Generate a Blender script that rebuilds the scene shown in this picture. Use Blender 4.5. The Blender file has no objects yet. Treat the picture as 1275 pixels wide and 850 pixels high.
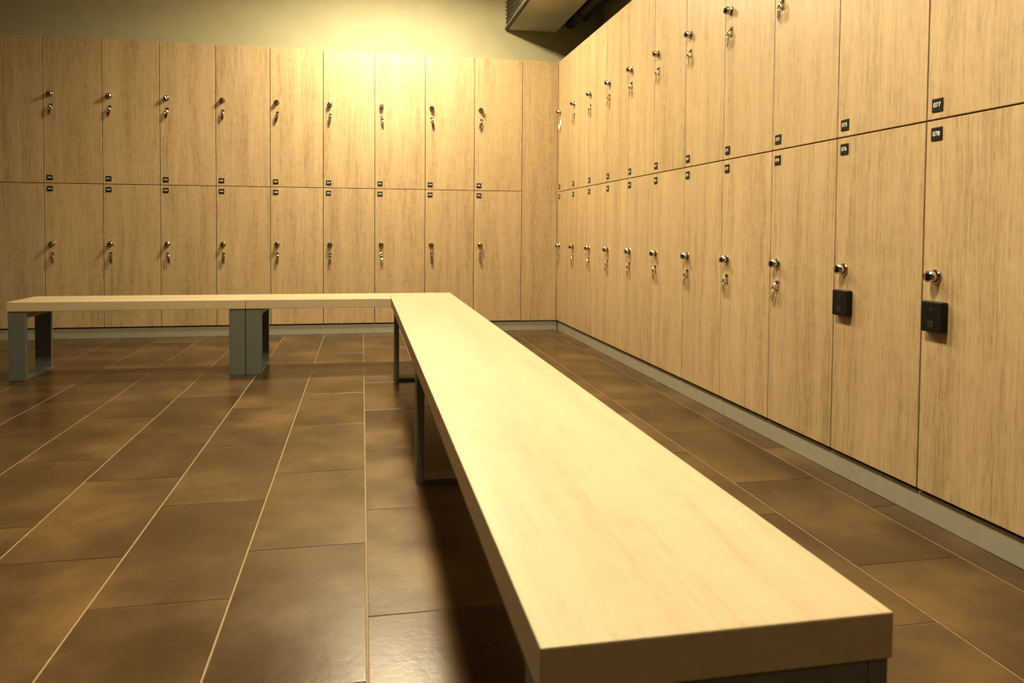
import bpy, bmesh, math, random
from mathutils import Matrix, Vector
random.seed(4)
scene=bpy.context.scene
COL=scene.collection
scene.view_settings.view_transform='Standard'
try: scene.view_settings.look='Medium High Contrast'
except Exception as e: print('look unavailable',e)

# ------------------------------------------------------------ helpers
def link(o,parent=None):
    COL.objects.link(o)
    if parent is not None: o.parent=parent
    return o
def obj(name,mesh,parent=None,loc=(0,0,0),rot=(0,0,0)):
    o=bpy.data.objects.new(name,mesh); link(o,parent); o.location=loc; o.rotation_euler=rot
    return o
def empty(name,loc=(0,0,0),rot=(0,0,0)):
    o=bpy.data.objects.new(name,None); link(o); o.location=loc; o.rotation_euler=rot; o.empty_display_size=.1
    return o
def box_bm(bm,lo,hi,mat=0,bev=0,seg=2):
    t=bmesh.new()
    bmesh.ops.create_cube(t,size=1)
    for v in t.verts:
        v.co=Vector([(lo[i]+hi[i])/2+v.co[i]*(hi[i]-lo[i]) for i in range(3)])
    if bev>0: bmesh.ops.bevel(t,geom=t.edges[:],offset=bev,segments=seg,affect='EDGES',profile=.5)
    for f in t.faces: f.material_index=mat
    me=bpy.data.meshes.new('t'); t.to_mesh(me); t.free(); bm.from_mesh(me); bpy.data.meshes.remove(me)
def cyl_bm(bm,p0,p1,r0,r1=None,seg=24,mat=0,bev=0):
    r1=r0 if r1 is None else r1
    p0=Vector(p0);p1=Vector(p1);d=p1-p0
    t=bmesh.new()
    bmesh.ops.create_cone(t,cap_ends=True,segments=seg,radius1=r0,radius2=r1,depth=d.length)
    if bev>0:
        es=[e for e in t.edges if len(e.link_faces)==2 and any(len(f.verts)>4 for f in e.link_faces)]
        bmesh.ops.bevel(t,geom=es,offset=bev,segments=2,affect='EDGES')
    M=Matrix.Translation((p0+p1)/2)@d.to_track_quat('Z','Y').to_matrix().to_4x4()
    t.transform(M)
    for f in t.faces: f.material_index=mat; f.smooth=len(f.verts)<=4
    me=bpy.data.meshes.new('t'); t.to_mesh(me); t.free(); bm.from_mesh(me); bpy.data.meshes.remove(me)
def torus_bm(bm,c,R,r,axis='Y',mat=0,a0=0,a1=2*math.pi,n=20,m=8,sx=1,sz=1):
    full=abs(a1-a0-2*math.pi)<1e-6
    rings=[]
    cnt=n if full else n+1
    for i in range(cnt):
        a=a0+(a1-a0)*i/n; ring=[]
        for j in range(m):
            b=2*math.pi*j/m
            rr=R+r*math.cos(b); h=r*math.sin(b)
            p=[rr*math.cos(a)*sx,h,rr*math.sin(a)*sz]
            if axis=='X': p=[p[1],p[0],p[2]]
            if axis=='Z': p=[p[0],p[2],p[1]]
            ring.append(bm.verts.new(Vector(c)+Vector(p)))
        rings.append(ring)
    for i in range(n if full else n):
        A=rings[i];B=rings[(i+1)%cnt]
        for j in range(m):
            f=bm.faces.new((A[j],A[(j+1)%m],B[(j+1)%m],B[j])); f.material_index=mat; f.smooth=True
def finish(bm,name,mats):
    bmesh.ops.recalc_face_normals(bm,faces=bm.faces[:])
    me=bpy.data.meshes.new(name); bm.to_mesh(me); bm.free()
    for m in mats: me.materials.append(m)
    return me

# ------------------------------------------------------------ materials
def newmat(name):
    m=bpy.data.materials.new(name); m.use_nodes=True
    nt=m.node_tree; b=nt.nodes['Principled BSDF']; return m,nt,b
def simple(name,col,rough=.5,metal=0,noise=.0,nscale=20,bump=0):
    m,nt,b=newmat(name)
    b.inputs['Roughness'].default_value=rough; b.inputs['Metallic'].default_value=metal
    tc=nt.nodes.new('ShaderNodeTexCoord'); n=nt.nodes.new('ShaderNodeTexNoise'); n.inputs['Scale'].default_value=nscale; n.inputs['Detail'].default_value=6
    nt.links.new(tc.outputs['Object'],n.inputs['Vector'])
    r=nt.nodes.new('ShaderNodeValToRGB')
    r.color_ramp.elements[0].position=.3; r.color_ramp.elements[1].position=.7
    r.color_ramp.elements[0].color=(*[c*(1-noise) for c in col],1); r.color_ramp.elements[1].color=(*[min(1,c*(1+noise)) for c in col],1)
    nt.links.new(n.outputs['Fac'],r.inputs['Fac']); nt.links.new(r.outputs['Color'],b.inputs['Base Color'])
    if bump>0:
        bp=nt.nodes.new('ShaderNodeBump'); bp.inputs['Strength'].default_value=bump; bp.inputs['Distance'].default_value=.002
        nt.links.new(n.outputs['Fac'],bp.inputs['Height']); nt.links.new(bp.outputs['Normal'],b.inputs['Normal'])
    return m
def wood(name,axis,light,dark,rough=.45,contrast=1.0,wts=(.24,.30,.38,.08)):
    m,nt,b=newmat(name); N=nt.nodes; L=nt.links
    tc=N.new('ShaderNodeTexCoord'); oi=N.new('ShaderNodeObjectInfo')
    mul=N.new('ShaderNodeMath'); mul.operation='MULTIPLY'; mul.inputs[1].default_value=37.0
    L.new(oi.outputs['Random'],mul.inputs[0])
    add=N.new('ShaderNodeVectorMath'); add.operation='ADD'
    L.new(tc.outputs['Object'],add.inputs[0]); L.new(mul.outputs[0],add.inputs[1])
    wn=N.new('ShaderNodeTexNoise'); wn.inputs['Scale'].default_value=2.2; wn.inputs['Detail'].default_value=2
    L.new(add.outputs[0],wn.inputs['Vector'])
    ws=N.new('ShaderNodeVectorMath'); ws.operation='MULTIPLY_ADD'
    L.new(wn.outputs['Color'],ws.inputs[0]); ws.inputs[1].default_value=(.035,.035,.035); L.new(add.outputs[0],ws.inputs[2])
    def noise(a,l,detail,rough_=.6):
        mp=N.new('ShaderNodeMapping'); s=[a,a,a]; s[axis]=l; mp.inputs['Scale'].default_value=s
        L.new(ws.outputs[0],mp.inputs['Vector'])
        n=N.new('ShaderNodeTexNoise'); n.inputs['Scale'].default_value=1; n.inputs['Detail'].default_value=detail; n.inputs['Roughness'].default_value=rough_
        L.new(mp.outputs[0],n.inputs['Vector']); return n.outputs['Fac']
    n1=noise(13,.7,4); n2=noise(130,4.5,6,.65); n3=noise(300,22,4,.7); n4=noise(14,30,3)
    def mad(x,k,y=None):
        q=N.new('ShaderNodeMath'); q.operation='MULTIPLY_ADD'; L.new(x,q.inputs[0]); q.inputs[1].default_value=k
        if y is None: q.inputs[2].default_value=0
        else: L.new(y,q.inputs[2])
        return q.outputs[0]
    s=mad(n1,wts[0]); s=mad(n2,wts[1],s); s=mad(n3,wts[2],s); s=mad(n4,wts[3],s)
    r=N.new('ShaderNodeValToRGB'); e=r.color_ramp.elements
    w=.12/contrast
    e[0].position=.5-w; e[0].color=(*dark,1); e[1].position=.5+w; e[1].color=(*light,1)
    mid=e.new(.49); mid.color=(*[ (a*.62+b_*.38) for a,b_ in zip(light,dark)],1)
    L.new(s,r.inputs['Fac'])
    hv=N.new('ShaderNodeHueSaturation'); L.new(r.outputs['Color'],hv.inputs['Color'])
    vv=N.new('ShaderNodeMath'); vv.operation='MULTIPLY_ADD'; L.new(oi.outputs['Random'],vv.inputs[0]); vv.inputs[1].default_value=.10; vv.inputs[2].default_value=.95
    L.new(vv.outputs[0],hv.inputs['Value']); L.new(hv.outputs['Color'],b.inputs['Base Color'])
    b.inputs['Roughness'].default_value=rough
    bp=N.new('ShaderNodeBump'); bp.inputs['Strength'].default_value=.15; bp.inputs['Distance'].default_value=.001
    L.new(s,bp.inputs['Height']); L.new(bp.outputs['Normal'],b.inputs['Normal'])
    return m

M_door=wood('oak_laminate_vertical',2,(.60,.455,.275),(.29,.197,.10),.46,.88,(.28,.34,.30,.08))
M_bx=wood('oak_bench_x',0,(.57,.475,.325),(.40,.305,.19),.38,.66,(.34,.30,.24,.12))
M_by=wood('oak_bench_y',1,(.57,.475,.325),(.40,.305,.19),.38,.66,(.34,.30,.24,.12))
M_dark=simple('locker_gap_dark',(.03,.02,.012),.8)
M_kick=simple('brushed_aluminium_kick',(.40,.385,.31),.42,.2,.05,40)
M_leg=simple('grey_powder_coat',(.17,.18,.16),.45,.2,.05,60)
M_chrome=simple('polished_chrome',(.66,.63,.56),.16,1.0,.04,50)
M_blk=simple('black_plastic',(.005,.005,.005),.45,0,.1,50)
M_gry=simple('grey_print',(.022,.022,.02),.5)
M_white=simple('white_print',(.8,.78,.7),.6)
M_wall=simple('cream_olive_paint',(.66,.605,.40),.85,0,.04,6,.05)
M_wallf=simple('low_bounce_wall_paint',(.22,.18,.12),.85,0,.04,6,.05)  # unseen left and front walls, colour darkened to cut bounced light
M_ceil=simple('ceiling_paint',(.34,.31,.21),.9,0,.04,5)
M_duct=simple('duct_painted_metal',(.64,.61,.46),.6,.0,.04,8)
M_slat=simple('duct_grille_dark',(.10,.09,.06),.6,.2,.05,20)
M_grout=simple('grout',(.28,.21,.125),.85,0,.1,60)

def tile_mat():
    m,nt,b=newmat('brown_porcelain_tile'); N=nt.nodes; L=nt.links
    tc=N.new('ShaderNodeTexCoord'); at=N.new('ShaderNodeAttribute'); at.attribute_name='tile_rand'
    mu=N.new('ShaderNodeMath'); mu.operation='MULTIPLY'; mu.inputs[1].default_value=61; L.new(at.outputs['Fac'],mu.inputs[0])
    cx=N.new('ShaderNodeCombineXYZ'); L.new(mu.outputs[0],cx.inputs['Z'])
    ad=N.new('ShaderNodeVectorMath'); L.new(tc.outputs['Object'],ad.inputs[0]); L.new(cx.outputs[0],ad.inputs[1])
    n1=N.new('ShaderNodeTexNoise'); n1.inputs['Scale'].default_value=3.0; n1.inputs['Detail'].default_value=4; n1.inputs['Roughness'].default_value=.5
    n2=N.new('ShaderNodeTexNoise'); n2.inputs['Scale'].default_value=30; n2.inputs['Detail'].default_value=6; n2.inputs['Roughness'].default_value=.7
    L.new(ad.outputs[0],n1.inputs['Vector']); L.new(ad.outputs[0],n2.inputs['Vector'])
    q=N.new('ShaderNodeMath'); q.operation='MULTIPLY_ADD'; q.inputs[1].default_value=.16; L.new(n2.outputs['Fac'],q.inputs[0])
    q2=N.new('ShaderNodeMath'); q2.operation='MULTIPLY'; q2.inputs[1].default_value=.84; L.new(n1.outputs['Fac'],q2.inputs[0]); L.new(q2.outputs[0],q.inputs[2])
    q3=N.new('ShaderNodeMath'); q3.operation='MULTIPLY_ADD'; q3.inputs[1].default_value=.06; L.new(at.outputs['Fac'],q3.inputs[0]); L.new(q.outputs[0],q3.inputs[2])
    r=N.new('ShaderNodeValToRGB'); e=r.color_ramp.elements
    e[0].position=.34; e[0].color=(.054,.032,.014,1); e[1].position=.76; e[1].color=(.168,.101,.045,1)
    k=e.new(.54); k.color=(.090,.0535,.0240,1)
    L.new(q3.outputs[0],r.inputs['Fac']); L.new(r.outputs['Color'],b.inputs['Base Color'])
    rr=N.new('ShaderNodeMapRange'); rr.inputs['From Min'].default_value=.35; rr.inputs['From Max'].default_value=.65; rr.inputs['To Min'].default_value=.24; rr.inputs['To Max'].default_value=.36
    L.new(n1.outputs['Fac'],rr.inputs['Value']); L.new(rr.outputs[0],b.inputs['Roughness'])
    b.inputs['Specular IOR Level'].default_value=.6
    bp=N.new('ShaderNodeBump'); bp.inputs['Strength'].default_value=.2; bp.inputs['Distance'].default_value=.002
    L.new(n2.outputs['Fac'],bp.inputs['Height']); L.new(bp.outputs['Normal'],b.inputs['Normal'])
    return m
M_tile=tile_mat()

# ------------------------------------------------------------ dimensions (from camera solve)
XR,YB=1.577,5.762
ZT,ZD,ZL=2.196,1.138,.083
W=.3932
WX,WY=2.12,6.30
XL,YN=-3.75,-2.4
ZC=3.0

# ------------------------------------------------------------ room shell
def slab(name,lo,hi,mat):
    bm=bmesh.new(); box_bm(bm,lo,hi); return obj(name,finish(bm,name,[mat]))
slab('wall_back',(XL-.1,WY,0),(WX+.1,WY+.1,ZC),M_wall)
slab('wall_right',(WX,YN-.1,0),(WX+.1,WY,ZC),M_wall)
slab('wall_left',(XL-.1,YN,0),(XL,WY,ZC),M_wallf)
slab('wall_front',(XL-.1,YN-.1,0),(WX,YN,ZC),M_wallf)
slab('ceiling',(XL-.1,YN-.1,ZC),(WX+.1,WY+.1,ZC+.1),M_ceil)

bm=bmesh.new(); box_bm(bm,(XL-.1,YN-.1,-.1),(WX+.1,WY+.1,-.0015),0)
base_faces=len(bm.faces)
gx,tw,tl=.0112,.2969,.5938; g=.0042; gy=.0026
rnd=[0.0]*base_faces
offs={0:1.90,1:1.53,-1:1.66}
k=-13
while True:
    x0=gx+(k-1)*tw; x1=x0+tw
    if x0>WX: break
    off=offs.get(k,(1.88 if k%2==0 else 1.58)+random.uniform(-.05,.05))
    n=int((YN-off)/tl)-1
    while off+n*tl<WY:
        y0=off+n*tl; y1=y0+tl
        a=(max(x0,XL)+g/2,max(y0,YN)+gy/2); c=(min(x1,WX)-g/2,min(y1,WY)-gy/2); n+=1
        if c[0]-a[0]<.01 or c[1]-a[1]<.01: continue
        bz=.0010
        lo=[bm.verts.new((x,y,-.0015)) for x,y in((a[0],a[1]),(c[0],a[1]),(c[0],c[1]),(a[0],c[1]))]
        hi=[bm.verts.new((x,y,0)) for x,y in((a[0]+bz,a[1]+bz),(c[0]-bz,a[1]+bz),(c[0]-bz,c[1]-bz),(a[0]+bz,c[1]-bz))]
        r=random.random()
        fs=[bm.faces.new(hi)]+[bm.faces.new((lo[i],lo[(i+1)%4],hi[(i+1)%4],hi[i])) for i in range(4)]
        for f in fs: f.material_index=1; rnd.append(r)
    k+=1
me=bpy.data.meshes.new('floor'); bm.to_mesh(me); bm.free(); me.materials.append(M_grout); me.materials.append(M_tile)
at=me.attributes.new('tile_rand','FLOAT','FACE'); at.data.foreach_set('value',rnd)
obj('floor',me)

# ------------------------------------------------------------ locker parts (shared meshes)
DT=.018
def door_mesh(w,h,nm):
    bm=bmesh.new(); box_bm(bm,(-w/2,0,-h/2),(w/2,DT,h/2),0,.0012,1); return finish(bm,nm,[M_door])
GAP=.0045
ME_up=door_mesh(W-GAP,ZT-ZD-GAP,'door_upper'); ME_lo=door_mesh(W-GAP,ZD-ZL-GAP,'door_lower')
bm=bmesh.new()
cyl_bm(bm,(0,0,0),(0,-.004,0),.020,mat=0)
cyl_bm(bm,(0,-.004,0),(0,-.028,0),.0170,.0155,mat=0,bev=.002)
cyl_bm(bm,(0,-.028,0),(0,-.032,0),.0115,mat=1)
box_bm(bm,(-.0035,-.037,-.0110),(.0035,-.030,.0110),0,.0015)
ME_knob=finish(bm,'lock_knob',[M_chrome,M_blk])
bm=bmesh.new()
box_bm(bm,(-.010,-.004,-.016),(.010,0,.026),0,.001)
cyl_bm(bm,(0,-.003,.016),(0,-.007,.016),.005,mat=1,seg=12)
torus_bm(bm,(0,-.004,0),.012,.0030,'X',0,math.pi*.5,math.pi*1.5)
torus_bm(bm,(0,-.015,-.010),.012,.0026,'Y',0,sx=.85,sz=1.1)
box_bm(bm,(-.010,-.0185,-.050),(.010,-.0125,-.020),0,.0015)
box_bm(bm,(-.003,-.0165,-.062),(.003,-.0135,-.050),0,.0005,1)
ME_hasp=finish(bm,'padlock_hasp',[M_chrome,M_blk])
bm=bmesh.new()
box_bm(bm,(-.039,-.020,-.043),(.039,0,.043),0,.004,3)
box_bm(bm,(-.011,-.0214,-.030),(.011,-.0195,-.012),1,.001)
box_bm(bm,(-.005,-.0206,.016),(.005,-.0198,.024),1,.0005,1)
ME_box=finish(bm,'electronic_lock',[M_blk,M_gry])
bm=bmesh.new(); box_bm(bm,(-.0195,-.003,-.0185),(.0195,0,.0185),0,.0012); ME_plate=finish(bm,'number_plate',[M_blk])

def number(txt,parent,x,z,i):
    c=bpy.data.curves.new('number_'+txt,'FONT'); c.body=txt; c.size=.0175; c.align_x='CENTER'; c.align_y='CENTER'; c.offset=.0002
    c.materials.append(M_white)
    o=bpy.data.objects.new('number_'+txt,c); link(o,parent); o.location=(x,-.0034,z); o.rotation_euler=(math.pi/2,0,0)

def bank(name,loc,rotz,edges,nums,x_lo,x_hi,fillers,elec=()):
    P=empty(name,loc,(0,0,rotz))
    bm=bmesh.new()
    box_bm(bm,(x_lo,DT+.001,ZL),(x_hi,.50,ZT-.004),0)
    obj('carcass',finish(bm,'carcass',[M_dark]),P)
    for i,(a,b) in enumerate(fillers):
        bm=bmesh.new(); w=b-a; box_bm(bm,(-w/2,0,-(ZT-ZL)/2),(w/2,DT,(ZT-ZL)/2),0,.001,1)
        obj('filler_panel_%d'%(i+1),finish(bm,'filler',[M_door]),P,((a+b)/2,0,(ZT+ZL)/2))
    for i,(x,nn) in enumerate(zip(edges,nums)):
        cx=x+W/2
        obj('door_upper_%d'%(i+1),ME_up,P,(cx,0,(ZT+ZD)/2)); obj('door_lower_%d'%(i+1),ME_lo,P,(cx,0,(ZD+ZL)/2))
        for tag,zk,zh,zp,n in (('upper',1.780,1.685,ZD+.040,nn),('lower',.700,.612,ZD-.040,nn+1)):
            kx=x+.050
            obj('knob_%s_%d'%(tag,i+1),ME_knob,P,(kx,0,zk),(0,random.uniform(-.5,.5),0))
            if tag=='lower' and i in elec:
                obj('electronic_lock_%d'%(i+1),ME_box,P,(x+.058,0,.588))
            else:
                obj('hasp_%s_%d'%(tag,i+1),ME_hasp,P,(kx+.003,0,zh),(0,random.uniform(-.22,.22),0))
            obj('plate_%s_%d'%(tag,i+1),ME_plate,P,(x+.040,0,zp))
            number('%03d'%(n%1000),P,x+.040,zp,i)
    return P
be=[-.30-(j+1)*.3929 for j in range(12)]
bank('locker_bank',(XR,YB,0),0,be,[max(1,55-2*j) for j in range(12)],be[-1],.03,[(-.30+.002,-.002)])
re=[.020+k*.3935 for k in range(17)]
bank('locker_bank',(XR,YB,0),-math.pi/2,re,[57+2*k for k in range(17)],.001,re[-1]+.3935,[(.0005,.0185)],elec=(9,10,11,12,13))

def strip(name,segs,back):
    bm=bmesh.new()
    for lo,hi in segs: box_bm(bm,lo,hi,0,.0015,1)
    for lo,hi in back: box_bm(bm,lo,hi,1)
    return obj(name,finish(bm,name,[M_kick,M_dark]))
strip('baseboard_back',[((XR-.30-12*.3929,YB+.012,0),(-.9,YB+.03,.074)),((-.898,YB+.012,0),(XR+.01,YB+.03,.074))],[((XR-.30-12*.3929,YB+.032,0),(XR,YB+.48,ZL))])
ys=[YB+.0,YB-2.80,YB-5.6,YB-6.70]
strip('baseboard_right',[((XR+.012,ys[i+1]+.001,0),(XR+.03,ys[i]-.001,.074)) for i in range(3)],[((XR+.032,ys[-1],0),(XR+.48,YB,ZL))])

# ------------------------------------------------------------ benches
BH,BT=.4214,.050
PW=.085; PT=.025
def seat(P,lo,hi,mat):
    bm=bmesh.new(); c=[(lo[i]+hi[i])/2 for i in range(3)]
    box_bm(bm,[lo[i]-c[i] for i in range(3)],[hi[i]-c[i] for i in range(3)],0,.0022,2)
    obj('seat',finish(bm,'seat',[mat]),P,c)
def loop_leg(P,i,lo,hi,along):
    top=BH-BT; bm=bmesh.new()
    a=0 if along=='x' else 1
    def b(l,h): box_bm(bm,l,h,0,.0015,1)
    l=list(lo)+[0.0]; h=list(hi)+[top]
    h1=h[:]; h1[a]=l[a]+PT; b(l,h1)
    l2=l[:]; l2[a]=h[a]-PT; b(l2,h)
    m0=l[:]; m0[a]+=PT; m1=h[:]; m1[a]-=PT
    q1=m1[:]; q1[2]=PT*.6; b(m0,q1)
    q0=m0[:]; q0[2]=top-PT*1.5; b(q0,m1)
    obj('leg_%d'%i,finish(bm,'leg',[M_leg]),P)
BXL,BXR,BYN=.168,.5515,.658
BF,BB=4.22,4.575
P=empty('locker_room_bench')
seat(P,(BXL,BYN,BH-BT),(BXR,BB,BH),M_by)
for i,y in enumerate((BYN+.003,2.31,3.93)): loop_leg(P,i+1,(BXL+.005,y),(BXR-.003,y+PW),'x')
P=empty('locker_room_bench')
seat(P,(-1.845,BF,BH-BT),(-.6415,BB,BH),M_bx)
loop_leg(P,1,(-1.840,BF+.006),(-1.840+PW,BB-.006),'y'); loop_leg(P,2,(-.6425-PW,BF+.006),(-.6425,BB-.006),'y')
P=empty('locker_room_bench')
seat(P,(-.6395,BF,BH-BT),(BXL-.001,BB,BH),M_bx)
loop_leg(P,1,(-.6385,BF+.006),(-.6385+PW,BB-.006),'y')

# ------------------------------------------------------------ ceiling duct + pipes
P=empty('ceiling_air_duct')
bm=bmesh.new()
x0,x1,z0=1.235,1.69,2.575
box_bm(bm,(x0,1.0,z0),(x1,WY-.02,z0+.30),0,.006,1)
for i in range(7): box_bm(bm,(x0-.012,1.2,z0+.035+i*.034),(x0+.002,WY-.08,z0+.050+i*.034),1,.002,1)
box_bm(bm,(x0-.006,1.0,z0-.006),(x0+.02,WY-.02,z0+.02),1,.002,1)
for y in (2,3.5,5): box_bm(bm,(x0+.2,y,z0+.28),(x0+.23,y+.03,ZC),1)
obj('duct_body',finish(bm,'duct_body',[M_duct,M_slat]),P)
P=empty('ceiling_pipe')
bm=bmesh.new()
cyl_bm(bm,(1.82,1.0,2.66),(1.82,WY-.02,2.66),.045,mat=0)
cyl_bm(bm,(1.95,1.0,2.72),(1.95,WY-.02,2.72),.03,mat=0)
for y in (1.5,3.2,4.9,5.9):
    torus_bm(bm,(1.82,y,2.66),.048,.008,'Y'); box_bm(bm,(1.815,y-.01,2.70),(1.825,y+.01,ZC)); box_bm(bm,(1.945,y-.01,2.74),(1.955,y+.01,ZC))
obj('pipes',finish(bm,'pipes',[M_slat]),P)

# ------------------------------------------------------------ ceiling lamps
M_lampw=simple('lamp_housing_white',(.7,.68,.6),.5)
m,nt,b=newmat('lamp_diffuser'); b.inputs['Base Color'].default_value=(.9,.85,.7,1); b.inputs['Emission Color'].default_value=(1,.84,.58,1); b.inputs['Emission Strength'].default_value=3
M_diff=m
def lamp(x,y,power,s=.34,spread=math.radians(170),col=(1,.865,.585)):
    P=empty('ceiling_lamp',(x,y,ZC))
    bm=bmesh.new(); r=s/2
    cyl_bm(bm,(0,0,-.03),(0,0,0),r+.03,seg=40,mat=0,bev=.004)
    cyl_bm(bm,(0,0,-.034),(0,0,-.029),r,seg=40,mat=1)
    obj('housing',finish(bm,'housing',[M_lampw,M_diff]),P)
    l=bpy.data.lights.new('lamp_light','AREA'); l.shape='DISK'; l.size=s; l.energy=power; l.color=col; l.spread=spread
    o=bpy.data.objects.new('lamp_light',l); link(o,P); o.location=(0,0,-.04)
lamp(.22,4.98,96,.36,math.pi)
lamp(.10,3.2,38)
lamp(.10,1.5,84)
lamp(.10,-.7,8)
lamp(-1.7,2.2,3)  # added weak fill to lift the left floor, no known fitting here

w=bpy.data.worlds.new('world'); scene.world=w; w.use_nodes=True
w.node_tree.nodes['Background'].inputs[0].default_value=(1,.8,.5,1); w.node_tree.nodes['Background'].inputs[1].default_value=.05

# ------------------------------------------------------------ camera
f,cx,cy,yaw,pitch,roll=900.77,621.22,317.48,-.18719,-.0342,.00738
fwd=Vector((-math.sin(yaw)*math.cos(pitch),math.cos(yaw)*math.cos(pitch),math.sin(pitch)))
right=Vector((math.cos(yaw),math.sin(yaw),0)); up=right.cross(fwd)
r2=right*math.cos(roll)+up*math.sin(roll); u2=-right*math.sin(roll)+up*math.cos(roll)
cam=bpy.data.cameras.new('camera'); co=bpy.data.objects.new('camera',cam); COL.objects.link(co)
Mx=Matrix((r2,u2,-fwd)).transposed().to_4x4(); Mx.translation=Vector((0,0,.82)); co.matrix_world=Mx
cam.sensor_fit='HORIZONTAL'; cam.sensor_width=36; cam.lens=f/1275*36
cam.shift_x=(637.5-cx)/1275; cam.shift_y=-(425-cy)/1275
cam.clip_start=.02
cam.dof.use_dof=True; cam.dof.focus_distance=3.0; cam.dof.aperture_fstop=9
scene.camera=co
